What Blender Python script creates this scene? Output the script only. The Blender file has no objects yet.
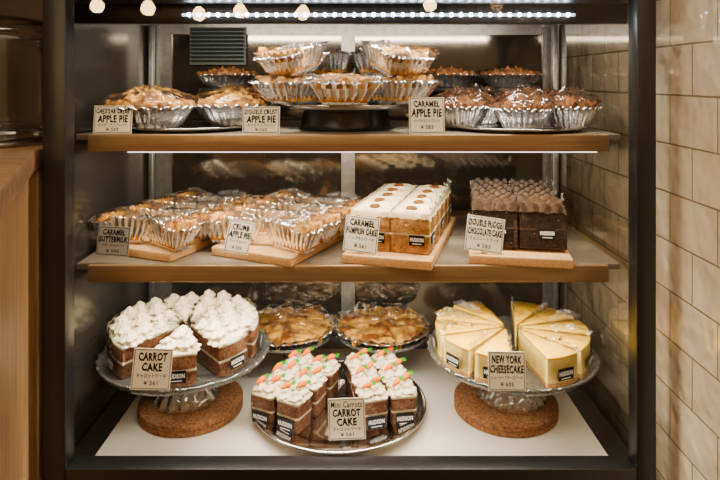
import bpy, bmesh, math, random
from mathutils import Vector, Matrix, noise
random.seed(7)
C = bpy.context.scene.collection
PI = math.pi

# ---------------------------------------------------------------- materials
def newmat(name):
    m = bpy.data.materials.new(name); m.use_nodes = True
    nt = m.node_tree; nt.nodes.clear()
    out = nt.nodes.new('ShaderNodeOutputMaterial')
    return m, nt, out
def N(nt, t, **kw):
    n = nt.nodes.new(t)
    for k, v in kw.items(): setattr(n, k, v)
    return n
def pbr(name, c1, c2=None, rough=.5, metal=0, scale=20, bump=0, bscale=None, sss=0, detail=6, coat=0, lo=.35, hi=.65, stretch=None, spec=.5):
    m, nt, out = newmat(name)
    b = N(nt, 'ShaderNodeBsdfPrincipled')
    nt.links.new(b.outputs[0], out.inputs[0])
    b.inputs['Roughness'].default_value = rough
    b.inputs['Metallic'].default_value = metal
    b.inputs['Specular IOR Level'].default_value = spec
    b.inputs['Base Color'].default_value = (*c1, 1)
    if coat: b.inputs['Coat Weight'].default_value = coat; b.inputs['Coat Roughness'].default_value = .12
    tc = N(nt, 'ShaderNodeTexCoord')
    vec = tc.outputs['Object']
    if stretch:
        mp = N(nt, 'ShaderNodeMapping'); mp.inputs['Scale'].default_value = stretch
        nt.links.new(vec, mp.inputs[0]); vec = mp.outputs[0]
    if c2:
        nz = N(nt, 'ShaderNodeTexNoise'); nz.inputs['Scale'].default_value = scale; nz.inputs['Detail'].default_value = detail
        nt.links.new(vec, nz.inputs['Vector'])
        cr = N(nt, 'ShaderNodeValToRGB')
        cr.color_ramp.elements[0].position = lo; cr.color_ramp.elements[1].position = hi
        cr.color_ramp.elements[0].color = (*c1, 1); cr.color_ramp.elements[1].color = (*c2, 1)
        nt.links.new(nz.outputs[0], cr.inputs[0]); nt.links.new(cr.outputs[0], b.inputs['Base Color'])
    if bump:
        n2 = N(nt, 'ShaderNodeTexNoise'); n2.inputs['Scale'].default_value = bscale or scale * 2; n2.inputs['Detail'].default_value = 5
        nt.links.new(vec, n2.inputs['Vector'])
        bp = N(nt, 'ShaderNodeBump'); bp.inputs['Strength'].default_value = bump; bp.inputs['Distance'].default_value = .004
        nt.links.new(n2.outputs[0], bp.inputs['Height']); nt.links.new(bp.outputs[0], b.inputs['Normal'])
    return m
def clear(name, tint=(1, 1, 1), base=.03, gain=.8, rough=.03, bump=0, bscale=40, diff=0, blend=.3):
    m, nt, out = newmat(name)
    tr = N(nt, 'ShaderNodeBsdfTransparent'); tr.inputs[0].default_value = (*tint, 1)
    gl = N(nt, 'ShaderNodeBsdfGlossy'); gl.inputs['Roughness'].default_value = rough
    lw = N(nt, 'ShaderNodeLayerWeight'); lw.inputs[0].default_value = blend
    ma = N(nt, 'ShaderNodeMath', operation='MULTIPLY_ADD'); ma.inputs[1].default_value = gain; ma.inputs[2].default_value = base
    ma.use_clamp = True
    nt.links.new(lw.outputs['Fresnel'], ma.inputs[0])
    mx = N(nt, 'ShaderNodeMixShader'); nt.links.new(ma.outputs[0], mx.inputs[0])
    if diff:
        df = N(nt, 'ShaderNodeBsdfDiffuse'); df.inputs[0].default_value = (.85, .85, .83, 1)
        m2 = N(nt, 'ShaderNodeMixShader'); m2.inputs[0].default_value = diff
        nt.links.new(tr.outputs[0], m2.inputs[1]); nt.links.new(df.outputs[0], m2.inputs[2])
        nt.links.new(m2.outputs[0], mx.inputs[1])
    else: nt.links.new(tr.outputs[0], mx.inputs[1])
    nt.links.new(gl.outputs[0], mx.inputs[2]); nt.links.new(mx.outputs[0], out.inputs[0])
    if bump:
        tc = N(nt, 'ShaderNodeTexCoord')
        n2 = N(nt, 'ShaderNodeTexNoise'); n2.inputs['Scale'].default_value = bscale; n2.inputs['Distortion'].default_value = 1.5
        nt.links.new(tc.outputs['Object'], n2.inputs['Vector'])
        bp = N(nt, 'ShaderNodeBump'); bp.inputs['Strength'].default_value = bump; bp.inputs['Distance'].default_value = .01
        nt.links.new(n2.outputs[0], bp.inputs['Height'])
        nt.links.new(bp.outputs[0], gl.inputs['Normal']); nt.links.new(bp.outputs[0], lw.inputs['Normal'])
    return m
def emis(name, c, s):
    m, nt, out = newmat(name); e = N(nt, 'ShaderNodeEmission'); e.inputs[0].default_value = (*c, 1); e.inputs[1].default_value = s
    nt.links.new(e.outputs[0], out.inputs[0]); return m

M_cream = pbr('cream_frosting', (.70, .585, .38), (.78, .675, .47), rough=.42, scale=60, bump=.12)
M_sponge = pbr('carrot_sponge', (.09, .027, .007), (.28, .10, .03), rough=.85, scale=140, bump=.9, bscale=220)
M_pump = pbr('pumpkin_sponge', (.40, .17, .035), (.68, .36, .10), rough=.85, scale=110, bump=.7, bscale=200)
M_choc = pbr('chocolate_sponge', (.022, .009, .004), (.055, .023, .011), rough=.7, scale=120, bump=.8, bscale=200, spec=.3)
M_frost = pbr('chocolate_frosting', (.022, .010, .004), (.062, .030, .013), rough=.5, scale=70, bump=.5, bscale=90, spec=.3)
M_icing = pbr('ivory_icing', (.74, .60, .36), (.82, .70, .46), rough=.4, scale=40, bump=.2)
M_pecan = pbr('pecan', (.06, .018, .004), (.17, .06, .014), rough=.75, scale=180, spec=.2)
M_chtop = pbr('cheesecake_top', (.95, .55, .010), (.96, .62, .03), rough=.6, scale=25, bump=.15, spec=.3)
M_chbody = pbr('cheesecake_body', (.95, .74, .20), (.96, .79, .28), rough=.65, scale=60, bump=.4, bscale=120, spec=.3)
M_chbase = pbr('biscuit_base', (.50, .25, .07), (.66, .38, .12), rough=.8, scale=150, bump=.8)
M_crust = pbr('golden_crust', (.15, .045, .006), (.72, .36, .05), rough=.55, scale=38, bump=.8, bscale=90, lo=.40, hi=.64, spec=.35)
M_glaze = pbr('glazed_crust', (.18, .052, .005), (.74, .37, .045), rough=.35, scale=26, bump=.4, bscale=60, lo=.42, hi=.62, coat=.4)
M_crumb = pbr('crumb_topping', (.045, .013, .003), (.27, .10, .02), rough=.7, scale=70, bump=.9, bscale=130, spec=.3)
M_fill = pbr('apple_filling', (.20, .065, .006), (.56, .25, .03), rough=.25, scale=60, bump=.6, bscale=70)
M_foil = pbr('aluminium_foil', (.93, .93, .93), (.98, .98, .98), rough=.24, metal=1, scale=30, bump=.4, bscale=60)
M_steel = pbr('polished_steel', (.66, .65, .64), rough=.14, metal=1)
M_alu = pbr('brushed_aluminium', (.26, .245, .225), (.34, .32, .295), rough=.38, metal=.9, scale=60)
M_steel2 = pbr('brushed_steel', (.30, .29, .28), (.38, .37, .35), rough=.32, metal=1, scale=60)
M_black = pbr('black_frame', (.008, .008, .009), rough=.35)
M_dark = pbr('dark_board', (.015, .013, .012), rough=.4)
M_brass = pbr('bronze_shelf_lip', (.26, .16, .075), (.32, .20, .095), rough=.34, metal=.45, scale=6, stretch=(1, 30, 30))
M_shelf = pbr('shelf_board', (.15, .12, .09), (.19, .155, .12), rough=.2, scale=10)
M_deck = pbr('white_deck', (.72, .67, .59), (.76, .71, .64), rough=.22, scale=4)
M_board = pbr('maple_board', (.54, .28, .10), (.70, .41, .17), rough=.5, scale=14, stretch=(18, 2, 18))
M_cork = pbr('cork', (.13, .048, .014), (.34, .145, .05), rough=.85, scale=150, bump=.6)
M_wood = pbr('honey_wood_panel', (.34, .185, .075), (.48, .285, .125), rough=.45, scale=5, stretch=(8, 8, 1))
M_wood2 = pbr('counter_wood', (.22, .125, .06), (.36, .215, .11), rough=.4, scale=6, stretch=(2, 12, 12))
M_paper = pbr('card_paper', (.90, .84, .72), (.94, .88, .77), rough=.7, scale=30)
M_paperg = pbr('dim_card_paper', (.26, .24, .22), (.30, .275, .25), rough=.7, scale=30)  # darker copy of the card paper, shade put into its colour
M_ink = pbr('black_ink', (.003, .003, .003), rough=.8, spec=.1)
M_white = pbr('white_ink', (.95, .93, .9), rough=.6)
M_stick = pbr('black_sticker', (.005, .005, .006), rough=.5, spec=.2)
M_orange = pbr('carrot_orange', (.72, .125, .0), (.80, .18, .0), rough=.85, scale=90, spec=.1)
M_green = pbr('leaf_green', (.02, .20, .004), (.05, .27, .008), rough=.8, scale=90, spec=.1)
M_back = pbr('warm_mirror_panel', (.13, .108, .082), (.17, .143, .11), rough=.09, metal=.9, scale=2)
M_side = pbr('smoked_side_panel', (.10, .090, .078), (.13, .117, .10), rough=.16, metal=.8, scale=2)
M_vent = pbr('vent_metal', (.05, .062, .058), rough=.5, metal=.3)
M_wall = pbr('plaster_wall', (.16, .12, .085), (.20, .15, .11), rough=.9, scale=6)
M_ceil = pbr('ceiling_paint', (.12, .09, .065), rough=.9)
M_floor = pbr('brown_floor', (.12, .075, .045), (.17, .11, .07), rough=.5, scale=5)
M_glass = clear('front_glass', (.97, .98, .97), base=.0, gain=1.0, rough=0, blend=.34)
M_sglass = clear('side_glass', (.52, .50, .47), base=.04, gain=.30, rough=.04, blend=.34)
M_cover = clear('cover_glass', (.85, .86, .86), base=.02, gain=.9, rough=.02, blend=.34)
M_film = clear('cellophane', (.99, .985, .975), base=.015, gain=.85, rough=.05, bump=.6, bscale=24, blend=.25, diff=.004)
M_flap = clear('cellophane_fold', (.99, .985, .975), base=.05, gain=1.0, rough=.10, bump=.6, bscale=40, blend=.30, diff=.06)
M_press = clear('pressed_glass', (.88, .90, .90), base=.12, gain=.9, rough=.06, bump=.5, bscale=60, diff=.08, blend=.42)
M_led = emis('led_white', (.78, .90, 1.0), 160)
M_ledbar = emis('led_glow_bar', (.66, .82, 1.0), 3.0)  # added emissive bar that imitates the soft glow around the LEDs
M_strip = emis('led_strip_glow', (1.0, .90, .74), 4)
M_bulb = emis('warm_bulb', (1.0, .60, .22), 130)
FILM = [M_film, M_flap]

def tilemat():
    m, nt, out = newmat('cream_wall_tile')
    b = N(nt, 'ShaderNodeBsdfPrincipled'); nt.links.new(b.outputs[0], out.inputs[0])
    b.inputs['Roughness'].default_value = .10; b.inputs['Coat Weight'].default_value = 1; b.inputs['Coat Roughness'].default_value = .04
    tc = N(nt, 'ShaderNodeTexCoord'); sp = N(nt, 'ShaderNodeSeparateXYZ'); cb = N(nt, 'ShaderNodeCombineXYZ')
    nt.links.new(tc.outputs['Object'], sp.inputs[0]); nt.links.new(sp.outputs['Y'], cb.inputs[0]); nt.links.new(sp.outputs['Z'], cb.inputs[1])
    br = N(nt, 'ShaderNodeTexBrick'); nt.links.new(cb.outputs[0], br.inputs['Vector'])
    br.inputs['Scale'].default_value = 1; br.inputs['Brick Width'].default_value = .16; br.inputs['Row Height'].default_value = .098
    br.inputs['Mortar Size'].default_value = .0020; br.inputs['Mortar Smooth'].default_value = .6
    br.inputs['Color1'].default_value = (.86, .71, .51, 1); br.inputs['Color2'].default_value = (.90, .75, .55, 1); br.inputs['Mortar'].default_value = (.42, .30, .18, 1)
    nt.links.new(br.outputs[0], b.inputs['Base Color'])
    inv = N(nt, 'ShaderNodeMath', operation='SUBTRACT'); inv.inputs[0].default_value = 1; nt.links.new(br.outputs['Fac'], inv.inputs[1])
    nz = N(nt, 'ShaderNodeTexNoise'); nz.inputs['Scale'].default_value = 12; nt.links.new(tc.outputs['Object'], nz.inputs['Vector'])
    m3 = N(nt, 'ShaderNodeMath', operation='MULTIPLY'); m3.inputs[1].default_value = 2.6; nt.links.new(nz.outputs[0], m3.inputs[0])
    ad = N(nt, 'ShaderNodeMath', operation='ADD'); nt.links.new(inv.outputs[0], ad.inputs[0]); nt.links.new(m3.outputs[0], ad.inputs[1])
    bp = N(nt, 'ShaderNodeBump'); bp.inputs['Strength'].default_value = .9; bp.inputs['Distance'].default_value = .008
    nt.links.new(ad.outputs[0], bp.inputs['Height']); nt.links.new(bp.outputs[0], b.inputs['Normal'])
    return m
M_tile = tilemat()

# ---------------------------------------------------------------- mesh helpers
class MB:
    def __init__(s): s.v = []; s.f = []; s.m = []
    def add(s, verts, faces, mi=0):
        o = len(s.v); s.v += [tuple(v) for v in verts]
        for f in faces: s.f.append([i + o for i in f]); s.m.append(mi)
    def xf(s, M, start=0):
        for i in range(start, len(s.v)): s.v[i] = tuple(M @ Vector(s.v[i]))
    def mesh(s, name, mats, smooth=True, angle=None):
        me = bpy.data.meshes.new(name); me.from_pydata(s.v, [], s.f)
        for m in (mats if isinstance(mats, (list, tuple)) else [mats]): me.materials.append(m)
        for p, mi in zip(me.polygons, s.m): p.material_index = mi; p.use_smooth = smooth
        bm = bmesh.new(); bm.from_mesh(me); bmesh.ops.recalc_face_normals(bm, faces=bm.faces)
        if angle:
            for e in bm.edges:
                if len(e.link_faces) == 2 and e.calc_face_angle(0) > angle: e.smooth = False
        bm.to_mesh(me); bm.free(); me.update()
        return me
def box(mb, x0, x1, y0, y1, z0, z1, mi=0):
    v = [(x, y, z) for x in (x0, x1) for y in (y0, y1) for z in (z0, z1)]
    mb.add(v, [(0, 1, 3, 2), (4, 6, 7, 5), (0, 4, 5, 1), (2, 3, 7, 6), (0, 2, 6, 4), (1, 5, 7, 3)], mi)
def bevel_mesh(me, off, seg=2, ang=.5):
    bm = bmesh.new(); bm.from_mesh(me)
    bmesh.ops.remove_doubles(bm, verts=bm.verts, dist=1e-6)
    es = [e for e in bm.edges if len(e.link_faces) == 2 and e.calc_face_angle(0) > ang]
    bmesh.ops.bevel(bm, geom=es, offset=off, segments=seg, affect='EDGES', profile=.5)
    for f in bm.faces: f.smooth = True
    bm.to_mesh(me); bm.free(); return me
def boxmesh(name, x0, x1, y0, y1, z0, z1, mat, bev=.002):
    mb = MB(); box(mb, x0, x1, y0, y1, z0, z1)
    me = mb.mesh(name, mat, smooth=False)
    if bev: bevel_mesh(me, bev, 2)
    return me
def lathe(mb, prof, seg=64, fun=None, mi=0, cap0=False, cap1=False, c=(0, 0, 0)):
    vs = []
    for i, (r, z) in enumerate(prof):
        for j in range(seg):
            th = 2 * PI * j / seg
            rr, zz = (r, z) if fun is None else fun(th, i, r, z)
            vs.append((c[0] + rr * math.cos(th), c[1] + rr * math.sin(th), c[2] + zz))
    fs = []
    for i in range(len(prof) - 1):
        for j in range(seg):
            a = i * seg + j; b = i * seg + (j + 1) % seg
            fs.append((a, b, b + seg, a + seg))
    if cap0: fs.append(list(range(seg))[::-1])
    if cap1: fs.append([(len(prof) - 1) * seg + j for j in range(seg)])
    mb.add(vs, fs, mi)
def prism(mb, poly, z0, z1, mi=0, taper=1.0):
    n = len(poly); cx = sum(p[0] for p in poly) / n; cy = sum(p[1] for p in poly) / n
    v = [(p[0], p[1], z0) for p in poly] + [(cx + (p[0] - cx) * taper, cy + (p[1] - cy) * taper, z1) for p in poly]
    f = [list(range(n))[::-1], list(range(n, 2 * n))] + [(i, (i + 1) % n, n + (i + 1) % n, n + i) for i in range(n)]
    mb.add(v, f, mi)
def wedgepoly(R, ang, n=8, tip=0.0):
    pts = [(tip, -0.002), (tip, .002)]
    arc = [(R * math.cos(a), R * math.sin(a)) for a in [(-ang / 2 + ang * i / n) for i in range(n + 1)]]
    return [pts[0]] + arc + [pts[1]]
def rosette(mb, cx, cy, cz, R, H, ph=0, mi=0, seg=56, lobes=7):
    n = 22
    def fun(th, i, r, z):
        t = i / (n - 1)
        k = 1 + .17 * (1 - .4*t) * (abs(math.cos(lobes * .5 * th + 3.0 * t + ph)) * 2 - 1.2) + .20 * math.sin(2 * PI * 1.9 * t - th + ph)
        return max(.0003, r * k), z
    prof = []
    for i in range(n):
        t = i / (n - 1)
        r = R * max(0, 1 - t**1.3) ** .74 * (.84 + .16 * min(1, t * 7)) + .0004
        prof.append((r, H * t))
    lathe(mb, prof, seg, fun, mi, cap1=True, c=(cx, cy, cz))
def resample(poly, N_):
    pts = [Vector((p[0], p[1])) for p in poly]; L = []; tot = 0
    for i in range(len(pts)):
        d = (pts[(i + 1) % len(pts)] - pts[i]).length; L.append(d); tot += d
    res = []
    for k in range(N_):
        s = tot * k / N_; i = 0
        while s > L[i] and i < len(L) - 1: s -= L[i]; i += 1
        res.append(pts[i].lerp(pts[(i + 1) % len(pts)], s / max(L[i], 1e-9)))
    return res
def film(mb, poly, z0, z1, off=.003, jit=.0025, n=34, rings=5, cap=True, peak=0.0, flap=None):
    pts = resample(poly, n); c = sum(pts, Vector((0, 0))) / len(pts); vs = []; fs = []
    for r in range(rings):
        t = r / (rings - 1)
        for p in pts:
            d = (p - c); d = d.normalized() if d.length else d
            q = p + d * (off + random.uniform(0, jit))
            vs.append((q.x, q.y, z0 + (z1 - z0) * t + (random.uniform(-1, 1) * jit if r else 0)))
    for r in range(rings - 1):
        for j in range(n):
            a = r * n + j; b = r * n + (j + 1) % n; fs.append((a, b, b + n, a + n))
    if cap:
        o = len(vs) - n
        for p in pts:
            q = c + (p - c) * .5
            vs.append((q.x, q.y, z1 + jit + random.uniform(0, 1) * peak))
        for j in range(n): fs.append((o + j, o + (j + 1) % n, o + n + (j + 1) % n, o + n + j))
        vs.append((c.x, c.y, z1 + jit + peak * .6)); e = len(vs) - 1
        for j in range(n): fs.append((o + n + j, o + n + (j + 1) % n, e))
    mb.add(vs, fs)
    if flap:
        (ax, ay), (bx, by), h = flap; k = 9; vs = []; fs = []
        for i in range(k + 1):
            t = i / k; x = ax + (bx - ax) * t; y = ay + (by - ay) * t
            for r in range(3):
                vs.append((x + random.uniform(-1, 1) * .003 * r, y + random.uniform(-1, 1) * .004 * r, z1 - .002 + h * r / 2 * (.4 + .6 * math.sin(t * PI)) + random.uniform(0, .006)))
        for i in range(k):
            for r in range(2): a = i * 3 + r; fs.append((a, a + 3, a + 4, a + 1))
        mb.add(vs, fs, 1)
def roughen(me, amp, freq):
    for v in me.vertices:
        k = noise.noise(v.co * freq + Vector((3.1, 1.7, 5))) * amp
        k2 = noise.noise(v.co * freq * 2.3) * amp * .5
        v.co += Vector((k, k2, k + k2))
    me.update(); return me

# ---------------------------------------------------------------- text
def textgeo(txt, w, h=None, bold=.018):
    cu = bpy.data.curves.new('t', 'FONT'); cu.body = txt; cu.resolution_u = 2; cu.align_x = 'CENTER'; cu.offset = bold; cu.space_character = 1.10
    ob = bpy.data.objects.new('t', cu); C.objects.link(ob)
    dg = bpy.context.evaluated_depsgraph_get(); me = bpy.data.meshes.new_from_object(ob.evaluated_get(dg))
    vs = [v.co.copy() for v in me.vertices]; fs = [list(p.vertices) for p in me.polygons]
    bpy.data.objects.remove(ob); bpy.data.curves.remove(cu); bpy.data.meshes.remove(me)
    if not vs: return [], []
    x0 = min(v.x for v in vs); x1 = max(v.x for v in vs); y0 = min(v.y for v in vs); y1 = max(v.y for v in vs)
    sx = w / (x1 - x0); sy = (h / (y1 - y0)) if h else sx
    return [((v.x - (x0 + x1) / 2) * sx, (v.y - (y0 + y1) / 2) * sy) for v in vs], fs
def put_text(mb, txt, x, z, w, h, mi, y=-.0012, bold=.018, hand=0):
    vs, fs = textgeo(txt, w, h, bold)
    mb.add([Vector((x + a + hand * .0006 * math.sin(b * 600 + a * 90), y, z + b + hand * .0007 * math.sin(a * 420 + z * 300))) for a, b in vs], fs, mi)

# ---------------------------------------------------------------- object helpers
def thing(name, label, cat, loc, rotz=0, group=None, kind=None, rot=None):
    o = bpy.data.objects.new(name, None); o.empty_display_size = .03; C.objects.link(o)
    o.location = loc; o.rotation_euler = rot if rot else (0, 0, rotz)
    o['label'] = label; o['category'] = cat
    if group: o['group'] = group
    return o
def part(parent, name, me, loc=(0, 0, 0), rot=(0, 0, 0), label=None):
    o = bpy.data.objects.new(name, me); C.objects.link(o); o.parent = parent
    o.location = loc; o.rotation_euler = rot
    if label: o['label'] = label
    return o
def struct(name, me, loc=(0, 0, 0)):
    o = bpy.data.objects.new(name, me); C.objects.link(o); o.location = loc; o['kind'] = 'structure'; return o

# ================================================================ ROOM
struct('floor', boxmesh('floor', -2.4, .9, -3.1, 2.9, -.05, 0, M_floor, 0))
struct('ceiling', boxmesh('ceiling', -2.4, .9, -3.1, 2.9, 2.7, 2.75, M_ceil, 0))
struct('wall_back', boxmesh('wall_back', -2.4, .9, 2.8, 2.85, 0, 2.7, M_wall, 0))
struct('wall_front', boxmesh('wall_front', -2.4, .9, -3.1, -3.05, 0, 2.7, M_wall, 0))
struct('wall_left', boxmesh('wall_left', -2.4, -2.35, -3.05, 2.8, 0, 2.7, M_wall, 0))
struct('wall_right', boxmesh('wall_right', .62, .67, -3.05, 2.8, 0, 2.7, M_tile, 0))

# ================================================================ DISPLAY CASE
case = thing('display_case', 'tall black-framed glass bakery display case with lit shelves', 'display case', (0, 0, 0))
def cb(name, *a, mat=M_black, bev=.002, parent=None, label=None):
    return part(parent or case, name, boxmesh(name, *a, mat, bev), label=label)
XL, XR = -.58, .545
SL, SR = -.622, .580
BK = 1.78
cb('corner_post', XL - .045, XL, 1.18, 1.22, .02, 2.1)
cb('corner_post', XR, XR + .038, 1.18, 1.22, .02, 2.1)
cb('bottom_rail', XL, XR, 1.18, 1.225, .60, .734)
cb('top_rail', XL, XR, 1.18, 1.22, 1.72, 2.1)
cb('cabinet_base', XL - .045, XR + .038, 1.225, BK + .04, .02, .60, mat=M_dark)
cb('deck_surround', SL + .001, SR, 1.226, BK + .03, .601, .700, mat=M_dark)
cb('deck', -.560, .524, 1.23, BK - .01, .7, .708, mat=M_deck, label='glossy white display floor')
mb = MB(); mb.add([(XL, 1.2, 1.612), (XR, 1.2, 1.612), (XR, 1.2, 1.72), (XL, 1.2, 1.72)], [(0, 1, 2, 3)])  # only the top strip of the front glass is built, for bulb reflections
part(case, 'front_glass_strip', mb.mesh('front_glass_strip', M_glass, False), label='top strip of the clear front glass, kept for bulb reflections')
mb = MB(); mb.add([(SR, 1.222, .70), (SR, BK, .70), (SR, BK, 1.72), (SR, 1.222, 1.72)], [(0, 1, 2, 3)])
part(case, 'side_glass', mb.mesh('side_glass', M_sglass, False), label='tinted glass side panel')
cb('side_panel', SL - .005, SL, 1.222, BK, .701, 1.664, mat=M_side, bev=0, label='dark smoked reflective side panel')
cb('top_panel', SL, SR, 1.22, BK + .03, 1.665, 1.72, mat=M_dark)
cb('header_lip', SL, SR, 1.30, 1.306, 1.622, 1.665, mat=M_black)
cb('led_glow_bar', -.385, .465, 1.297, 1.3, 1.638, 1.644, mat=M_ledbar, bev=0, label='added cool white bar imitating the soft glow of the LED points')
mb = MB()
for i in range(40):
    x = -.37 + .82 * i / 39
    lathe(mb, [(.0042, 0), (.0036, -.002), (.001, -.003)], 8, None, 0, cap1=True, c=(0, 0, 0))
    s = len(mb.v) - 24
    for k in range(s, len(mb.v)):
        a, b, c_ = mb.v[k]; mb.v[k] = (x + a, 1.2965 + c_, 1.641 + b)
part(case, 'led_strip', mb.mesh('led_strip', M_led, False), label='row of bright white LED points')
for (a, b, yy) in ((SL, -.02, BK), (-.05, SR, BK + .015)):
    d = part(case, 'sliding_door', boxmesh('door_panel', a + .03, b - .03, yy, yy + .006, .74, 1.64, M_back, 0), label='dark reflective sliding back door')
    fr = MB()
    e = .065 if a == SL else .035
    box(fr, a, a + e, yy - .008, yy + .012, .70, 1.665); box(fr, b - .035, b, yy - .008, yy + .012, .70, 1.665)
    box(fr, a + e, b - .035, yy - .008, yy + .012, .70, .74); box(fr, a + e, b - .035, yy - .008, yy + .012, 1.635, 1.665)
    part(d, 'door_frame', fr.mesh('door_frame', M_alu, False))
mb = MB()
box(mb, -.50, -.335, 1.762, 1.768, 1.545, 1.655)
for i in range(9):
    z = 1.552 + i * .0115
    mb.add([(-.495, 1.761, z), (-.34, 1.761, z), (-.34, 1.750, z + .007), (-.495, 1.750, z + .007)], [(0, 1, 2, 3)])
part(case, 'vent_grille', mb.mesh('vent_grille', M_vent, False), label='louvered grey vent panel')
for zt in (1.383, 1.105):
    sh = cb('shelf', -.610, .560, 1.29, 1.72, zt - .012, zt, mat=M_shelf, bev=.001, label='brown shelf with bronze front lip')
    part(sh, 'shelf_lip', boxmesh('shelf_lip', -.580, .53, 1.276, 1.29, zt - .036, zt + .001, M_brass, .003))
    mb = MB(); box(mb, -.5, .51, 1.291, 1.297, zt - .039, zt - .034)
    part(sh, 'led_strip', mb.mesh('led_strip', M_strip, False))
    for x in (-.58, .53):
        part(sh, 'bracket', boxmesh('bracket', x, x + .006, 1.30, 1.765, zt - .036, zt - .0125, M_alu, .001))
for x in (-.612, .566):
    cb('shelf_standard', x - .004, x + .010, 1.745, 1.765, .709, 1.66, mat=M_alu)

# ================================================================ PRICE CARDS
def card(loc, w, h, lines, roll=0, yaw=0, paper=M_paper, label='cream price card with black lettering', tilt=-8):
    o = thing('price_card', label, 'price card', loc, group='bakery price cards', rot=(math.radians(tilt), 0, math.radians(yaw)))
    mb = MB(); box(mb, -w / 2, w / 2, 0, .0015, 0, h)
    me = mb.mesh('card', paper, False)
    M = Matrix.Translation((0, 0, h / 2)) @ Matrix.Rotation(math.radians(roll), 4, 'Y') @ Matrix.Translation((0, 0, -h / 2 ))
    M = Matrix.Translation((0, 0, abs(math.sin(math.radians(roll))) * w / 2)) @ M
    me.transform(M)
    part(o, 'card', me)
    mb = MB(); t = .0012; e = .002
    for (x0, x1, z0, z1) in ((-w/2+e, w/2-e, e, e+t), (-w/2+e, w/2-e, h-e-t, h-e), (-w/2+e, -w/2+e+t, e+t, h-e-t), (w/2-e-t, w/2-e, e+t, h-e-t)):
        mb.add([(x0, -.0007, z0), (x1, -.0007, z0), (x1, -.0007, z1), (x0, -.0007, z1)], [(0, 1, 2, 3)])
    for (t_, zc, hf, wf) in lines:
        big = hf > .155
        put_text(mb, t_, 0, zc * h, w * wf, h * hf, 0, y=-.0007, bold=.042 if big else .014, hand=1 if big else 0)
    me = mb.mesh('lettering', M_ink, False); me.transform(M); part(o, 'lettering', me)
    mb = MB(); mb.add([(-.008, .0018, h * .66), (.008, .0018, h * .66), (.008, .010, .0), (-.008, .010, .0)], [(0, 1, 2, 3)])
    part(o, 'easel_back', mb.mesh('easel', M_paper, False))
    return o
def local(cx, cy, rz):
    c_, s_ = math.cos(rz), math.sin(rz)
    return lambda x, y, z: (cx + x*c_ - y*s_, cy + x*s_ + y*c_, z)

card((-.436, 1.253, .850), .080, .082, [('CARROT', .80, .21, .74), ('CAKE', .55, .21, .52), ('キャロットケーキ', .34, .11, .76), ('¥ 561', .17, .11, .36)], roll=4, yaw=6)
card((-.028, 1.262, .742), .078, .082, [('Mini Carrots', .85, .15, .84), ('CARROT', .65, .19, .76), ('CAKE', .43, .19, .54), ('キャロットケーキ', .26, .09, .76), ('¥ 561', .13, .09, .36)], roll=-2)
card((.308, 1.253, .850), .078, .078, [('NEW YORK', .80, .21, .80), ('CHEESECAKE', .55, .21, .90), ('ニューヨークチーズケーキ', .34, .10, .84), ('¥ 605', .17, .11, .36)], roll=1)
B1 = (-.442, 1.470, math.radians(-22)); B2 = (-.170, 1.455, math.radians(-25))
B3 = (.112, 1.468, math.radians(-16)); B4 = (.376, 1.475, math.radians(-10))
ZM = 1.1055; ZB = ZM + .0205
card(local(*B4)(-.074, -.203, ZB + .0005), .080, .074, [('DOUBLE FUDGE', .81, .20, .88), ('CHOCOLATE CAKE', .56, .20, .90), ('チョコレートケーキ', .36, .10, .78), ('¥ 583', .17, .11, .36)], roll=6, yaw=-10)
card(local(*B3)(-.057, -.203, ZB + .0005), .076, .076, [('CARAMEL', .82, .19, .74), ('PUMPKIN CAKE', .59, .19, .90), ('パンプキンケーキ', .39, .10, .78), ('¥ 561', .19, .12, .36)], roll=4, yaw=-16)
card((-.258, 1.290, 1.120), .056, .068, [('CRUMB', .80, .19, .70), ('APPLE PIE', .57, .20, .86), ('アップルパイ', .36, .10, .7), ('¥ 550', .17, .11, .4)], roll=16, yaw=30)
card((-.532, 1.290, 1.120), .070, .062, [('CARAMEL', .80, .20, .70), ('BUTTERMILK', .56, .20, .88), ('バターミルクパイ', .36, .10, .7), ('¥ 550', .17, .11, .4)], roll=3, paper=M_paperg, label='shaded grey price card with black lettering')
card((-.533, 1.290, 1.385), .083, .060, [('CHEDDAR CRUST', .80, .19, .88), ('APPLE PIE', .53, .27, .78), ('チェダーアップルパイ', .31, .11, .74), ('¥ 550', .15, .12, .32)])
card((-.213, 1.290, 1.385), .080, .058, [('DOUBLE CRUST', .80, .19, .88), ('APPLE PIE', .53, .27, .78), ('ダブルアップルパイ', .31, .11, .74), ('¥ 550', .15, .12, .32)])
card((.144, 1.290, 1.385), .076, .078, [('CARAMEL', .82, .18, .74), ('APPLE PIE', .57, .23, .86), ('キャラメルアップルパイ', .35, .10, .74), ('¥ 583', .18, .12, .36)], label='tall cream price card with a caramel pie title')

# ================================================================ STICKER
def sticker_mesh(w=.042, h=.026):
    mb = MB(); mb.add([(-w/2, 0, -h/2), (w/2, 0, -h/2), (w/2, 0, h/2), (-w/2, 0, h/2)], [(0, 1, 2, 3)], 0)
    put_text(mb, 'HUDSON', 0, h * .08, w * .86, h * .38, 1, y=-.0006, bold=.028)
    mb.add([(-w*.3, -.0004, -h*.36), (w*.3, -.0004, -h*.36), (w*.3, -.0004, -h*.30), (-w*.3, -.0004, -h*.30)], [(0, 1, 2, 3)], 1)
    return mb.mesh('sticker', [M_stick, M_white], False)
ME_stick = sticker_mesh()
ME_stick_s = sticker_mesh(.034, .022)

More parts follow.
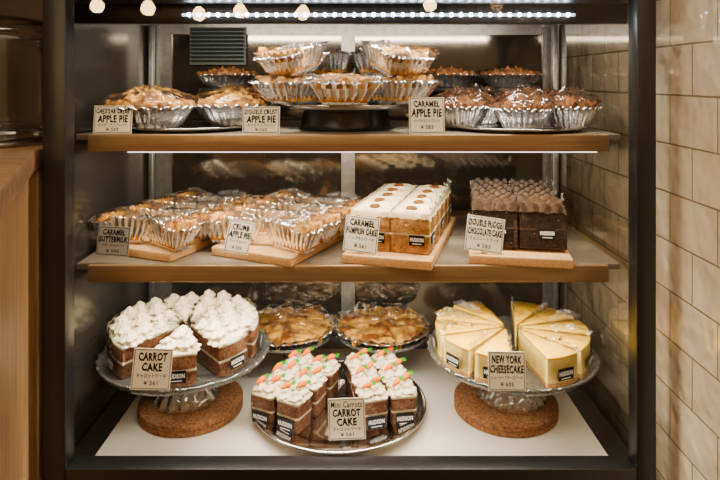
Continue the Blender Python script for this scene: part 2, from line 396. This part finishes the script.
# ================================================================ BOTTOM SHELF : cake stands
def glass_stand(name, loc, R, H, label, foot=.08):
    o = thing(name, label, 'cake stand', loc)
    mb = MB()
    def scal(th, i, r, z):
        if i >= 3 and i <= 6: return r * (1 + .012 * math.cos(36 * th)), z + .0015 * math.cos(36 * th)
        return r, z
    lathe(mb, [(0.001, H - .004), (R*.3, H - .004), (R*.8, H - .004), (R*.93, H - .002), (R, H + .008), (R*1.02, H + .006), (R*.98, H - .008), (R*.8, H - .012), (R*.35, H - .013), (.03, H - .016)], 144, scal)
    part(o, 'plate', mb.mesh('plate', M_press, True))
    mb = MB()
    rib = lambda th, i, r, z: (r * (1 + .04 * math.cos(18 * th)), z)
    lathe(mb, [(.03, H - .016), (.026, H*.8), (.034, H*.62), (.05, H*.45), (.07, H*.25), (foot, .012), (foot*1.03, .002), (foot*.9, 0)], 108, rib)
    part(o, 'pedestal', mb.mesh('pedestal', M_press, True))
    return o
def cork(loc, R, T):
    o = thing('cork_trivet', 'round brown cork disc under a glass cake stand', 'trivet', loc, group='cork discs')
    mb = MB(); lathe(mb, [(.001, T), (R*.97, T), (R, T*.93), (R, T*.57), (R*.985, T*.52), (R, T*.47), (R, T*.06), (R*.98, 0), (.001, 0)], 72)
    part(o, 'disc', mb.mesh('disc', M_cork, True, .6))
ZD = .7085
LS = (-.420, 1.450); RS = (.364, 1.450)
for (cx, cy) in (LS, RS):
    cork((cx + (.014 if cx < 0 else -.014), cy - .004, ZD), .122, .026)
    glass_stand('glass_cake_stand', (cx, cy, ZD + .0265), .196, .110, 'pressed-glass pedestal stand holding %s slices' % ('carrot cake' if cx < 0 else 'cheesecake'))
ZP = ZD + .0265 + .110 - .0035

def carrot_meshes():
    R = .152; ang = math.radians(31); H = .066
    mb = MB(); poly = wedgepoly(R, ang, 8, .004)
    prism(mb, poly, 0, H); me1 = bevel_mesh(mb.mesh('sponge', M_sponge, False), .003, 2)
    crs = []
    for k in range(3):
        mb = MB(); prism(mb, wedgepoly(R + .0015, ang + .012, 8, .003), H - .001, H + .006)
        for (rad, a, rr) in ((.126, -.180, .0250), (.128, .17, .0245), (.086, .01, .0265), (.045, 0, .0190)):
            q = random.uniform(.94, 1.05)
            rosette(mb, rad * math.cos(a), rad * math.sin(a), H + .003, rr * q, rr*1.25*random.uniform(.9, 1.2), random.uniform(0, 6))
        crs.append(mb.mesh('cream', M_cream, True))
    mb = MB(); prism(mb, wedgepoly(R + .0008, ang + .008, 8, .0035), H*.48, H*.48 + .005); lay = mb.mesh('cream_layer', M_cream, False)
    mb = MB(); film(mb, wedgepoly(R + .002, ang, 8, 0), .001, H + .016, .003, .003, n=22, rings=4, cap=False)
    me3 = mb.mesh('wrapper', FILM, False)
    return me1, crs, lay, me3, R, H
CM = carrot_meshes()
cnt = [0]
def place_ring(center, z, degs, fn, gap=.010, jit=0):
    for d in degs:
        a = math.radians(d); g = gap + random.uniform(0, jit)
        fn((center[0] + g * math.cos(a), center[1] + g * math.sin(a), z), a + random.uniform(-1, 1) * jit * 3)
def carrot_slice(loc, a):
    o = thing('carrot_cake_slice', 'wedge of carrot cake topped with piped white cream', 'cake slice', loc, a, group='carrot cake slices on the glass stand')
    part(o, 'sponge', CM[0]); part(o, 'cream', CM[1][cnt[0] % 3]); part(o, 'cream_layer', CM[2]); part(o, 'wrapper', CM[3]); cnt[0] += 1
    part(o, 'sticker', ME_stick, (CM[4] + .0085, 0, CM[5]*.40), (0, 0, PI/2))
place_ring(LS, ZP, [-80, -34, 2, 38, 74, 110, 146, 182, 218], carrot_slice, .014, .008)

def cheese_meshes():
    R = .157; ang = math.radians(30.4); H = .064
    mb = MB(); prism(mb, wedgepoly(R, ang, 8, .004), .008, H - .006); b = mb.mesh('body', M_chbody, False)
    mb = MB(); prism(mb, wedgepoly(R + .0005, ang, 8, .004), H - .0062, H); t = bevel_mesh(mb.mesh('baked_top', M_chtop, False), .0012, 1)
    mb = MB(); prism(mb, wedgepoly(R + .001, ang, 8, .003), 0, .0085); c_ = mb.mesh('biscuit_base', M_chbase, False)
    ws = []
    for k in range(3):
        mb = MB(); film(mb, wedgepoly(R + .0005, ang, 8, 0), .001, H + .0015, .0008, .0012, n=22, rings=4, peak=.004, flap=((R*.45, R*.10), (R*.98, R*.25), (.018, .028, .022)[k]))
        ws.append(mb.mesh('wrapper', FILM, False))
    return b, t, c_, ws, R, H
CH = cheese_meshes()
def cheese_slice(loc, a):
    o = thing('cheesecake_slice', 'pale yellow cheesecake wedge wrapped in clear film', 'cake slice', loc, a, group='cheesecake slices on the glass stand')
    part(o, 'body', CH[0]); part(o, 'baked_top', CH[1]); part(o, 'biscuit_base', CH[2]); part(o, 'wrapper', CH[3][cnt[0] % 3]); cnt[0] += 1
    part(o, 'sticker', ME_stick, (CH[4] + .0055, 0, CH[5]*.42), (0, 0, PI/2))
place_ring((RS[0] - .010, RS[1]), ZP, [115, 148, 181, 214, 247], cheese_slice, .013)
place_ring((RS[0] + .010, RS[1]), ZP, [65, 32, -1, -34, -67], cheese_slice, .013)

# steel tray with mini carrot cakes
TC = (-.048, 1.43)
tray = thing('steel_tray', 'round polished steel tray holding mini carrot cakes', 'tray', (TC[0], TC[1], ZD))
mb = MB()
lathe(mb, [(.001, .016), (.12, .016), (.150, .016), (.158, .022), (.172, .026), (.195, .030), (.204, .031), (.206, .028), (.204, .026), (.175, .022), (.16, .012), (.14, .006), (.11, .001), (.001, .0)], 96)
part(tray, 'dish', mb.mesh('dish', M_steel, True))
ZT = ZD + .0165
def carrot_deco():
    mb = MB(); L = .026
    lathe(mb, [(.0008, 0), (.0042, .006), (.0062, .015), (.0068, .020), (.0034, L)], 12, None, 0)
    for k in range(5):
        aa = (k - 2) * .5
        dx, dz = math.sin(aa), math.cos(aa)
        mb.add([(0, .001, L - .002), (dx*.006 - dz*.003, .0015, L + dz*.006 + dx*.003), (dx*.013, .001, L + dz*.013), (dx*.006 + dz*.003, .0015, L + dz*.006 - dx*.003)], [(0, 1, 2, 3)], 1)
    mb.xf(Matrix.Translation((0, .0, -.015)))
    return mb.mesh('carrot_decoration', [M_orange, M_green], True)
ME_car = carrot_deco()
def mini_meshes():
    w = .0295; H = .062
    def rr(w_, d_, r=.008):
        p = []
        for cx, cy, a0 in ((w_-r, d_-r, 0), (-w_+r, d_-r, 90), (-w_+r, -d_+r, 180), (w_-r, -d_+r, 270)):
            for k in range(5):
                a = math.radians(a0 + k*22.5); p.append((cx + r*math.cos(a), cy + r*math.sin(a)))
        return p
    mb = MB(); prism(mb, rr(w*.96, w*.96), 0, H, 0, 1.04); s = bevel_mesh(mb.mesh('sponge', M_sponge, False), .002, 2)
    crs = []
    for k in range(2):
        mb = MB(); prism(mb, rr(w*1.02, w*1.02), H - .001, H + .006)
        for (x, y) in ((-.48, -.42), (.50, -.48), (-.46, .50), (.50, .44)):
            rosette(mb, x*w, y*w, H + .002, w*.60, .025, random.uniform(0, 6), seg=40, lobes=5)
        crs.append(mb.mesh('cream', M_cream, True))
    mb = MB(); prism(mb, rr(w*1.01, w*1.01), H*.5, H*.5 + .004); lay = mb.mesh('cream_layer', M_cream, False)
    mb = MB(); film(mb, rr(w*1.03, w*1.03), .001, H + .004, .002, .0014, n=20, rings=4, cap=False)
    return s, crs, lay, mb.mesh('wrapper', FILM, False), w, H
MM = mini_meshes()
def mini(loc, rz):
    o = thing('mini_carrot_cake', 'small square carrot cake with cream and sugar carrots', 'mini cake', loc, rz, group='mini carrot cakes on the steel tray')
    part(o, 'sponge', MM[0]); part(o, 'cream', MM[1][cnt[0] % 2]); part(o, 'cream_layer', MM[2]); part(o, 'wrapper', MM[3]); cnt[0] += 1
    for (x, y, a) in ((-.46, -.36, random.uniform(.7, 1.5)), (.46, .36, random.uniform(.7, 1.6))):
        R_ = (Matrix.Rotation(-a - rz, 4, 'Z') @ Matrix.Rotation(-PI/2 + .30, 4, 'X')).to_euler()
        part(o, 'carrot_decoration', ME_car, (x*MM[4], y*MM[4], MM[5] + .0285), R_)
    part(o, 'sticker', ME_stick, (0, -MM[4] - .0058, MM[5]*.30), (0, 0, 0))
def grid(ox, oy, ang, cols, rows, sp=.0680):
    for i in range(cols):
        for j in range(rows):
            x = (i - (cols-1)/2)*sp; y = (j - (rows-1)/2)*sp*1.06
            c_, s_ = math.cos(ang), math.sin(ang)
            mini((ox + x*c_ - y*s_ + random.uniform(-.001, .001), oy + x*s_ + y*c_, ZT), ang + random.uniform(-.10, .10))
grid(TC[0] - .100, TC[1] - .004, math.radians(-24), 2, 3)
grid(TC[0] + .094, TC[1] + .006, math.radians(12), 2, 3)

# ================================================================ PIES
def tin_mesh(R, H, n=26):
    mb = MB()
    def fl(th, i, r, z):
        amp = (0, 0, .03, .055, .065, .05, .03)[i]
        return r * (1 + amp * math.cos(n * th) + (.012 * math.sin(5*th) if i > 3 else 0)), z + (.0025*math.cos(n*th) if i > 4 else 0)
    lathe(mb, [(.001, 0), (R*.62, 0), (R*.67, .004), (R*.82, H*.5), (R*.96, H*.94), (R*1.10, H*1.08), (R*1.11, H*1.02)], n*6, fl)
    return mb.mesh('foil_tin', M_foil, True)
def crust_mesh(R, H, dome, kind='double', seed=0):
    q = 1.12 if kind == 'cut' else 1.27
    mb = MB(); prof = [(R*.93, H*.90), (R*.98, H*1.0), (R*1.02, H*1.08), (R*.98, H*q), (R*.91, H*q), (R*.86, H*1.08)]
    k = 26
    for i in range(k):
        t = (i + 1) / k; prof.append((R*.85*(1 - t) + .0005, H*1.08 + dome*math.sin(t*PI/2)))
    def cr(th, i, r, z):
        if 1 <= i <= 4: return r*(1 + .03*math.cos(24*th)), z + .0025*math.cos(24*th + 1.2)
        return r, z
    lathe(mb, prof, 120, cr, cap1=True)
    me = mb.mesh('crust', {'crumb': M_crumb, 'cut': M_glaze}.get(kind, M_crust), True)
    so = Vector((seed*3.3, seed*1.7, 0))
    for v in me.vertices:
        d = math.hypot(v.co.x, v.co.y)
        a = {'double': .005, 'crumb': .012, 'cut': .004}[kind]
        if d > R*.9: a = min(a, .004)
        f = 60 if kind == 'double' else 90
        v.co.z += a * noise.noise((v.co + so) * f) + a*.8*noise.noise((v.co + so) * f * 2.1)
        if kind == 'double' and d < R*.86:      # woven lattice strips with open gaps
            p1 = abs((v.co.x/.030) % 1 - .5) < .30; p2 = abs((v.co.y/.030) % 1 - .5) < .30
            v.co.z += (.005 if p1 else 0) + (.004 if p2 else 0) - (0 if (p1 or p2) else .008)
    if kind == 'cut':
        for i, v in enumerate(me.vertices):
            s_ = (i % 120) % 20
            if s_ in (0, 1): v.co.z -= .018
            else: v.co.z += .004 * math.sin((s_ - 1) / 19 * PI)
    return me
def dome_film(R, z1, dome):
    mb = MB(); prof = [(R*.72, .006), (R*.92, z1*.5), (R*1.12, z1*.9)]
    for i in range(6):
        t = (i+1)/6; prof.append((R*1.10*(1 - t) + .001, z1 + dome*math.sin(t*PI/2) + .003))
    def f(th, i, r, z):
        return r*(1 + .05*random.random()), z + (.010*random.random() + (.012 if random.random() > .85 else 0) if i > 1 else 0)
    lathe(mb, prof, 22, f)
    return mb.mesh('wrapper', FILM, False)
PIE = {}
def pieset(key, R, H, dome, kind):
    PIE[key] = (tin_mesh(R, H), crust_mesh(R, H, dome, kind, len(PIE)), dome_film(R, H*1.25, dome))
def pie(loc, key, label, grp, rz=0, wrap=True, tilt=0, roll=0):
    o = thing('pie', label, 'pie', loc, group=grp, rot=(tilt, roll, rz))
    part(o, 'foil_tin', PIE[key][0]); part(o, 'crust', PIE[key][1])
    if wrap: part(o, 'wrapper', PIE[key][2])
    return o
def flat_tray(name, loc, R, label):
    o = thing(name, label, 'tray', loc)
    mb = MB(); lathe(mb, [(.001, .004), (R*.85, .004), (R*.9, .008), (R, .012), (R*1.01, .010), (R*.9, .003), (R*.8, 0), (.001, 0)], 80)
    part(o, 'dish', mb.mesh('dish', M_steel, True)); return o

def slice_meshes(seed, L, ang, H, kind='crumb', flap=.016, inner=.5, capfilm=True):
    random.seed(seed); mb = MB()
    pts = resample(wedgepoly(L, ang, 10, .0), 144); c_ = sum(pts, Vector((0, 0)))/len(pts)
    rings = ((.66, 0, 0), (.72, H*.18, .04), (.86, H*.62, .075), (1.0, H*1.0, .08), (1.08, H*1.10, .08), (1.09, H*1.06, .08)); vs = []; fs = []
    for ri, (k, z, a) in enumerate(rings):
        for i, p in enumerate(pts):
            kk = k * (1 + a*math.cos(i*PI*2/6)); q = c_ + (p - c_)*kk
            zz = z + (random.uniform(-.003, .004) if ri >= 3 else 0)
            if ri >= 3 and p.x < L*.6: zz += H*.22
            vs.append((q.x, q.y, zz))
    m_ = len(pts)
    for r in range(len(rings) - 1):
        for j in range(m_): fs.append((r*m_ + j, r*m_ + (j+1) % m_, (r+1)*m_ + (j+1) % m_, (r+1)*m_ + j))
    fs.append(list(range(m_))[::-1]); mb.add(vs, fs); foil = mb.mesh('foil_tin', M_foil, True)
    mb = MB(); prism(mb, [tuple(c_ + (Vector(p) - c_)*.76) for p in wedgepoly(L, ang, 10, 0)], .006, H*.66); fill = roughen(bevel_mesh(mb.mesh('filling', M_fill, False), .003, 2), .003, 60)
    mb = MB(); rows = 48; cols = 30; vs = []; fs = []
    r0 = L*inner
    for i in range(rows + 1):
        u = i/rows; a = (-.5 + u)*ang*.94
        for s in range(cols + 1):
            t = s/cols; rr = r0 + (L*.99 - r0)*t
            x = rr*math.cos(a); y = rr*math.sin(a)
            edge = min(t, 1 - t, u, 1 - u)
            z = H*.98 + .014*min(1, edge*9)**.6 + .007*noise.noise(Vector((x, y, seed))*70) + .007*noise.noise(Vector((x, y, seed + 4))*160)
            if kind == 'lattice':
                p1 = (x + y)/.028; p2 = (x - y)/.028
                s1 = abs((p1 % 1) - .5) < .28; s2 = abs((p2 % 1) - .5) < .28
                z = H*.98 + (.008 if s1 or t > .82 else 0) + (.006 if s2 or t > .82 else 0) + .003*noise.noise(Vector((x, y, seed))*120)
                if t > .82: z += .004*math.cos(u*PI*14)
            vs.append((x, y, z))
    w_ = cols + 1
    for i in range(rows):
        for s in range(cols): q = i*w_ + s; fs.append((q, q + 1, q + w_ + 1, q + w_))
    o_ = len(vs)
    per = [i*w_ for i in range(rows + 1)] + [rows*w_ + s for s in range(1, cols + 1)] + [i*w_ + cols for i in range(rows - 1, -1, -1)] + [s for s in range(cols - 1, 0, -1)]
    for q in per: vs.append((vs[q][0]*.985 + c_.x*.015, vs[q][1]*.985, H*.80))
    for i in range(len(per)): j = (i + 1) % len(per); fs.append((per[i], per[j], o_ + j, o_ + i))
    mb.add(vs, fs); crust = mb.mesh('crust', M_crust, True, 1.0)
    mb = MB(); film(mb, wedgepoly(L, ang, 10, 0), H*.7, H*1.26, .004, .005, n=18, rings=3, peak=.010, cap=capfilm, flap=((.01, .01), (L*.9, -.01), flap))
    return foil, fill, crust, mb.mesh('wrapper', FILM, False), L
sc = [0]
def pie_slice(loc, rz, SMS, label, grp, jit=.10, tilt=0):
    SM = SMS[sc[0] % len(SMS)]; sc[0] += 1
    o = thing('pie_slice', label, 'pie slice', loc, rz + random.uniform(-jit, jit), group=grp)
    if tilt: o.rotation_euler = (0, tilt, o.rotation_euler[2])
    part(o, 'foil_tin', SM[0]); part(o, 'filling', SM[1]); part(o, 'crust', SM[2]); part(o, 'wrapper', SM[3])

ZS = 1.3835
flat_tray('steel_tray', (-.41, 1.455, ZS), .160, 'round steel tray holding cheddar crust apple pies')
ZS1 = ZS + .0045
pieset('d', .096, .048, .024, 'double')
pie((-.487, 1.395, ZS1 + .001), 'd', 'golden lattice apple pie in a fluted foil tin', 'apple pies on the top shelf', .3)
pie((-.310, 1.505, ZS1 + .001), 'd', 'golden lattice apple pie in a fluted foil tin', 'apple pies on the top shelf', 1.3)
st = thing('steel_cake_stand', 'footed steel stand with black base stacked with pie slices', 'cake stand', (-.035, 1.46, ZS))
mb = MB(); lathe(mb, [(.001, .052), (.14, .052), (.150, .056), (.158, .062), (.160, .059), (.15, .050), (.13, .047), (.001, .046)], 80)
part(st, 'plate', mb.mesh('plate', M_steel, True))
mb = MB(); lathe(mb, [(.10, .046), (.105, .03), (.108, .012), (.115, 0), (.001, 0)], 64)
part(st, 'base', mb.mesh('base', M_black, True))
ZC = ZS + .0535
SL1 = [slice_meshes(31, .195, math.radians(43), .044, 'crumb', .010), slice_meshes(37, .195, math.radians(43), .046, 'lattice', .010)]
SL2 = [slice_meshes(41, .160, math.radians(52), .042, 'crumb', .016), slice_meshes(43, .160, math.radians(52), .042, 'lattice', .014)]
random.seed(5)
cs = (-.035, 1.46)
for k in range(7):
    a = math.radians(-90 + 51.4*k)
    pie_slice((cs[0] + .026*math.cos(a), cs[1] + .026*math.sin(a), ZC + .0095), a, SL1, 'golden apple pie wedge in fluted foil, lower tier', 'ring of apple pie slices on the steel stand', .03)
for (d, g_, dz, tl) in ((-140, .055, .022, .20), (-45, .055, .024, .22), (175, .055, .0, -.04), (8, .060, .002, -.03), (105, .03, .0, 0), (58, .04, .0, 0)):
    a = math.radians(d)
    pie_slice((cs[0] + g_*math.cos(a), cs[1] + g_*math.sin(a), ZC + .0095 + .066 + dz), a, SL2, 'golden apple pie wedge in foil stacked on other wedges', 'apple pie slices stacked on the ring', .05, tilt=tl)
flat_tray('steel_tray', (.37, 1.44, ZS), .165, 'round steel tray holding crumb-topped pies')
pieset('b', .063, .046, .022, 'crumb'); pieset('h', .063, .044, .026, 'crumb'); pieset('c', .080, .034, .014, 'crumb')
g = 'crumb pies on the steel tray'
for (x, y, r, k) in ((.238, 1.42, 0, 'b'), (.368, 1.36, 1, 'h'), (.492, 1.41, 2, 'b'), (.31, 1.545, 3, 'h'), (.44, 1.55, .6, 'b')):
    pie((x, y, ZS1 + .001), k, 'crumb-topped brown pie in a fluted foil tin', g, r)
def riser(loc, R, H, label):
    o = thing('pie_stand', label, 'pie stand', loc)
    mb = MB(); lathe(mb, [(.001, H), (R, H), (R, H - .006), (.02, H - .010), (.018, .01), (.050, .006), (.050, 0), (.001, 0)], 48)
    part(o, 'body', mb.mesh('body', M_dark, True, .6)); return o
for (x, y) in ((-.37, 1.675), (.24, 1.675), (.42, 1.675)):
    riser((x, y, ZS), .075, .094, 'dark pedestal at the back of the top shelf')
    pie((x, y, ZS + .0945), 'c', 'dark baked pie on a dark pedestal', 'pies on the rear pedestals', x*20, wrap=False)
pieset('f', .116, .020, .010, 'cut')
for (x, r) in ((-.198, .4), (.060, 1.9)):
    o = thing('pie_stand', 'low clear glass pedestal holding a wrapped apple pie', 'pie stand', (x, 1.643, ZD))
    mb = MB(); lathe(mb, [(.001, .100), (.118, .100), (.124, .106), (.125, .100), (.02, .092), (.012, .08), (.012, .01), (.028, .006), (.028, 0), (.001, 0)], 64)
    part(o, 'body', mb.mesh('body', M_press, True, .6))
    pie((x, 1.641, ZD + .1005), 'f', 'golden apple pie cut into wedges under clear film', 'apple pies at the back of the case floor', r)

# ================================================================ MIDDLE SHELF
def board(loc, w, d, t, rz, label):
    o = thing('wooden_board', label, 'serving board', loc, rz, group='wooden boards on the middle shelf')
    part(o, 'plank', boxmesh('plank', -w/2, w/2, -d/2, d/2, 0, t, M_board, .003)); return o
SMM = [slice_meshes(11, .136, math.radians(40), .046, 'lattice', .022, .50), slice_meshes(23, .136, math.radians(40), .048, 'crumb', .020, .54)]
random.seed(99)
for (bb, wd, dp, gx) in ((B1, .19, .30, -.012), (B2, .21, .33, .004)):
    cx, cy, rz = bb
    board((cx, cy, ZM), wd, dp, .020, rz, 'pale wooden board under foil-wrapped pie slices')
    L = local(cx, cy, rz)
    for j in range(4):
        y = -.118 + j*.088
        pie_slice(L(-gx, y, ZB), rz + PI - .05, SMM, 'apple pie slice in open fluted foil and clear film', 'foil-cupped pie slices on wooden boards', .02)
        pie_slice(L(gx, y + .006, ZB), rz + .03, SMM, 'apple pie slice in open fluted foil and clear film', 'foil-cupped pie slices on wooden boards', .02)
def block_meshes(w, d, H, body, icing, pecans, seed=0):
    mb = MB(); box(mb, -w/2, w/2, -d/2, d/2, 0, H); s = bevel_mesh(mb.mesh('sponge', body, False), .003, 2)
    mb = MB(); n = 26
    vs = []; fs = []
    for i in range(n + 1):
        for j in range(n + 1):
            x = -w/2 - .001 + (w + .002)*i/n; y = -d/2 - .0008 + (d + .0016)*j/n
            e = min(i, j, n - i, n - j)
            z = H + (.008 if e > 1 else .006 if e == 1 else -.003 - .010*abs(noise.noise(Vector((x, y, seed + 3))*50)))
            if pecans and e > 1: z += .002*math.sin(math.hypot(x, y)*260)
            if not pecans:
                wv = abs(math.sin(i*PI/n*4 + seed))
                if e > 0: z += .010*wv + .007*abs(noise.noise(Vector((x*60, y*60, seed + 9))))
                if j <= 1: y -= .003 + .004*wv
            if e == 0:
                s_ = 1.014; x *= s_; y *= s_
            vs.append((x, y, z))
    for i in range(n):
        for j in range(n): a = i*(n+1) + j; fs.append((a, a + n + 1, a + n + 2, a + 1))
    mb.add(vs, fs)
    ic = mb.mesh('icing', icing, True, .9)
    mb = MB(); box(mb, -w/2 - .0008, w/2 + .0008, -d/2 - .0006, d/2 + .0006, H*.48, H*.53); lay = mb.mesh('icing_layer', icing, False)
    fms = []
    for k in range(2):
        mb = MB(); film(mb, [(-w/2, -d/2), (w/2, -d/2), (w/2, d/2), (-w/2, d/2)], .001, H + (.009 if pecans else .012), .0004, .0010, n=18, rings=4, cap=False, flap=((w/2 + .001, -d/2), (w/2 + .001, d/2), .022) if k else None)
        fms.append(mb.mesh('wrapper', FILM, False))
    pm = None
    if pecans:
        mb = MB(); lathe(mb, [(.0120, 0), (.0125, .002), (.0105, .0055), (.004, .007)], 20, lambda th, i, r, z: (r*(1 + .10*math.cos(2*th)), z + .0006*math.cos(8*th)), cap1=True)
        pm = mb.mesh('pecan', M_pecan, True)
    return s, ic, lay, fms, pm
PB = block_meshes(.087, .066, .081, M_pump, M_icing, True)
board((B3[0], B3[1], ZM), .195, .42, .020, B3[2], 'pale wooden board under iced pumpkin cake slices')
L = local(*B3)
for i in range(2):
    for j in range(5):
        o = thing('pumpkin_cake_slice', 'golden sponge slice with ivory icing and pecan', 'cake slice', L(-.044 + .088*i, -.138 + .069*j, ZB), B3[2] + random.uniform(-.01, .01), group='pumpkin cake slices on a board')
        part(o, 'sponge', PB[0]); part(o, 'icing', PB[1]); part(o, 'icing_layer', PB[2]); part(o, 'wrapper', PB[3][i]); part(o, 'pecan', PB[4], (random.uniform(-.005, .005), 0, .0888), (0, 0, random.uniform(0, 3)))
        if j == 0: part(o, 'sticker', ME_stick_s, (.016, -.0362, .030))
        if i == 1 and j % 2 == 0: part(o, 'sticker', ME_stick_s, (.0462, 0, .030), (0, 0, PI/2))
CBs = [block_meshes(.098, .032, .082, M_choc, M_frost, False, k) for k in range(3)]
board((B4[0], B4[1], ZM), .215, .42, .020, B4[2], 'pale wooden board under chocolate fudge cake slices')
L = local(*B4)
for i in range(2):
    for j in range(9):
        CB_ = CBs[(i + j) % 3]
        o = thing('chocolate_cake_slice', 'dark chocolate fudge cake slice with rippled frosting', 'cake slice', L(-.050 + .100*i + random.uniform(-.003, .003), -.152 + .0385*j, ZB + .0036), group='chocolate cake slices on a board', rot=(-.22, 0, B4[2] + random.uniform(-.06, .06)))
        part(o, 'sponge', CB_[0]); part(o, 'frosting', CB_[1]); part(o, 'frosting_layer', CB_[2]); part(o, 'wrapper', CB_[3][i if j % 2 else 0])
        if j == 0: part(o, 'sticker', ME_stick_s, (.008, -.0205, .032))

# ================================================================ LEFT COUNTER
ct = thing('wooden_counter', 'honey wood counter with dark wooden top beside the case', 'counter', (0, 0, 0))
poly = [(-.640, 1.185), (-.43, .70), (-1.6, .70), (-1.6, 1.9), (-.640, 1.9)]
mb = MB(); prism(mb, poly, 1.322, 1.362); part(ct, 'countertop', bevel_mesh(mb.mesh('countertop', M_wood2, False), .003, 2), label='dark brown wooden top')
poly2 = [(-.652, 1.185), (-.445, .715), (-1.59, .715), (-1.59, 1.89), (-.652, 1.89)]
mb = MB(); prism(mb, poly2, 0, 1.322); part(ct, 'panel', mb.mesh('panel', M_wood, False), label='honey-coloured wooden side panel')
cc = thing('countertop_glass_cover', 'rounded glass cover on the wooden counter with steel rim', 'glass cover', (-.86, 1.35, 1.3625))
mb = MB(); prof = [(.19, 0), (.19, .10), (.19, .20), (.185, .235), (.165, .262), (.13, .275), (.001, .278)]
lathe(mb, prof, 60); part(cc, 'cover', mb.mesh('cover', M_cover, True))
mb = MB(); lathe(mb, [(.19, .0), (.20, .0), (.20, .012), (.19, .012), (.19, 0)], 60); part(cc, 'rim', mb.mesh('rim', M_steel2, True))
flat_tray('steel_tray', (-.86, 1.35, 1.363), .15, 'small steel tray beneath the glass cover on the counter')

# ================================================================ PENDANT BULBS
for (x, z, Y) in ((-1.49, 1.925, -1.0), (-1.166, 1.900, -.9), (-.939, 1.890, -1.1), (-.68, 1.895, -1.0), (-.323, 1.885, -1.0), (.42, 1.955, -1.2)):
    o = thing('pendant_lamp', 'warm glowing pendant bulb on a black cord', 'pendant lamp', (x, Y, z), group='pendant bulbs over the shop floor')
    mb = MB(); lathe(mb, [(.001, -.046), (.020, -.041), (.035, -.026), (.040, -.006), (.034, .014), (.018, .032), (.012, .040)], 24)
    part(o, 'bulb', mb.mesh('bulb', M_bulb, True))
    mb = MB(); lathe(mb, [(.014, .040), (.015, .07), (.003, .08), (.0025, 2.69 - z)], 12, cap1=True)
    part(o, 'cord', mb.mesh('cord', M_black, True))

# ================================================================ LIGHTS
def area(name, loc, sx, sy, power, col, rot=(0, 0, 0), spread=PI):
    l = bpy.data.lights.new(name, 'AREA'); l.shape = 'RECTANGLE'; l.size = sx; l.size_y = sy; l.energy = power; l.color = col; l.spread = spread
    o = bpy.data.objects.new(name, l); C.objects.link(o); o.location = loc; o.rotation_euler = rot; return o
area('case_header_light', (-.02, 1.325, 1.655), 1.0, .03, 9.5, (1, .91, .75), (math.radians(20), 0, 0))
area('shelf_light', (-.02, 1.312, 1.365), 1.0, .03, 9.0, (1, .88, .66), (math.radians(20), 0, 0))
area('shelf_light', (-.02, 1.312, 1.088), 1.0, .03, 10, (1, .91, .72), (math.radians(18), 0, 0))
area('room_light', (-.4, .2, 2.66), 2.0, 1.6, 55, (1.0, .78, .52), (math.radians(12), 0, 0))
w = bpy.data.worlds.new('World'); bpy.context.scene.world = w; w.use_nodes = True
w.node_tree.nodes['Background'].inputs[0].default_value = (1, .75, .5, 1); w.node_tree.nodes['Background'].inputs[1].default_value = .05

# ================================================================ CAMERA
cam = bpy.data.cameras.new('Camera'); co = bpy.data.objects.new('Camera', cam); C.objects.link(co)
co.location = (0, 0, 1.5); co.rotation_euler = (PI/2, 0, 0); cam.lens = 30; cam.sensor_width = 36; cam.shift_y = -160/720; cam.clip_start = .01
bpy.context.scene.camera = co
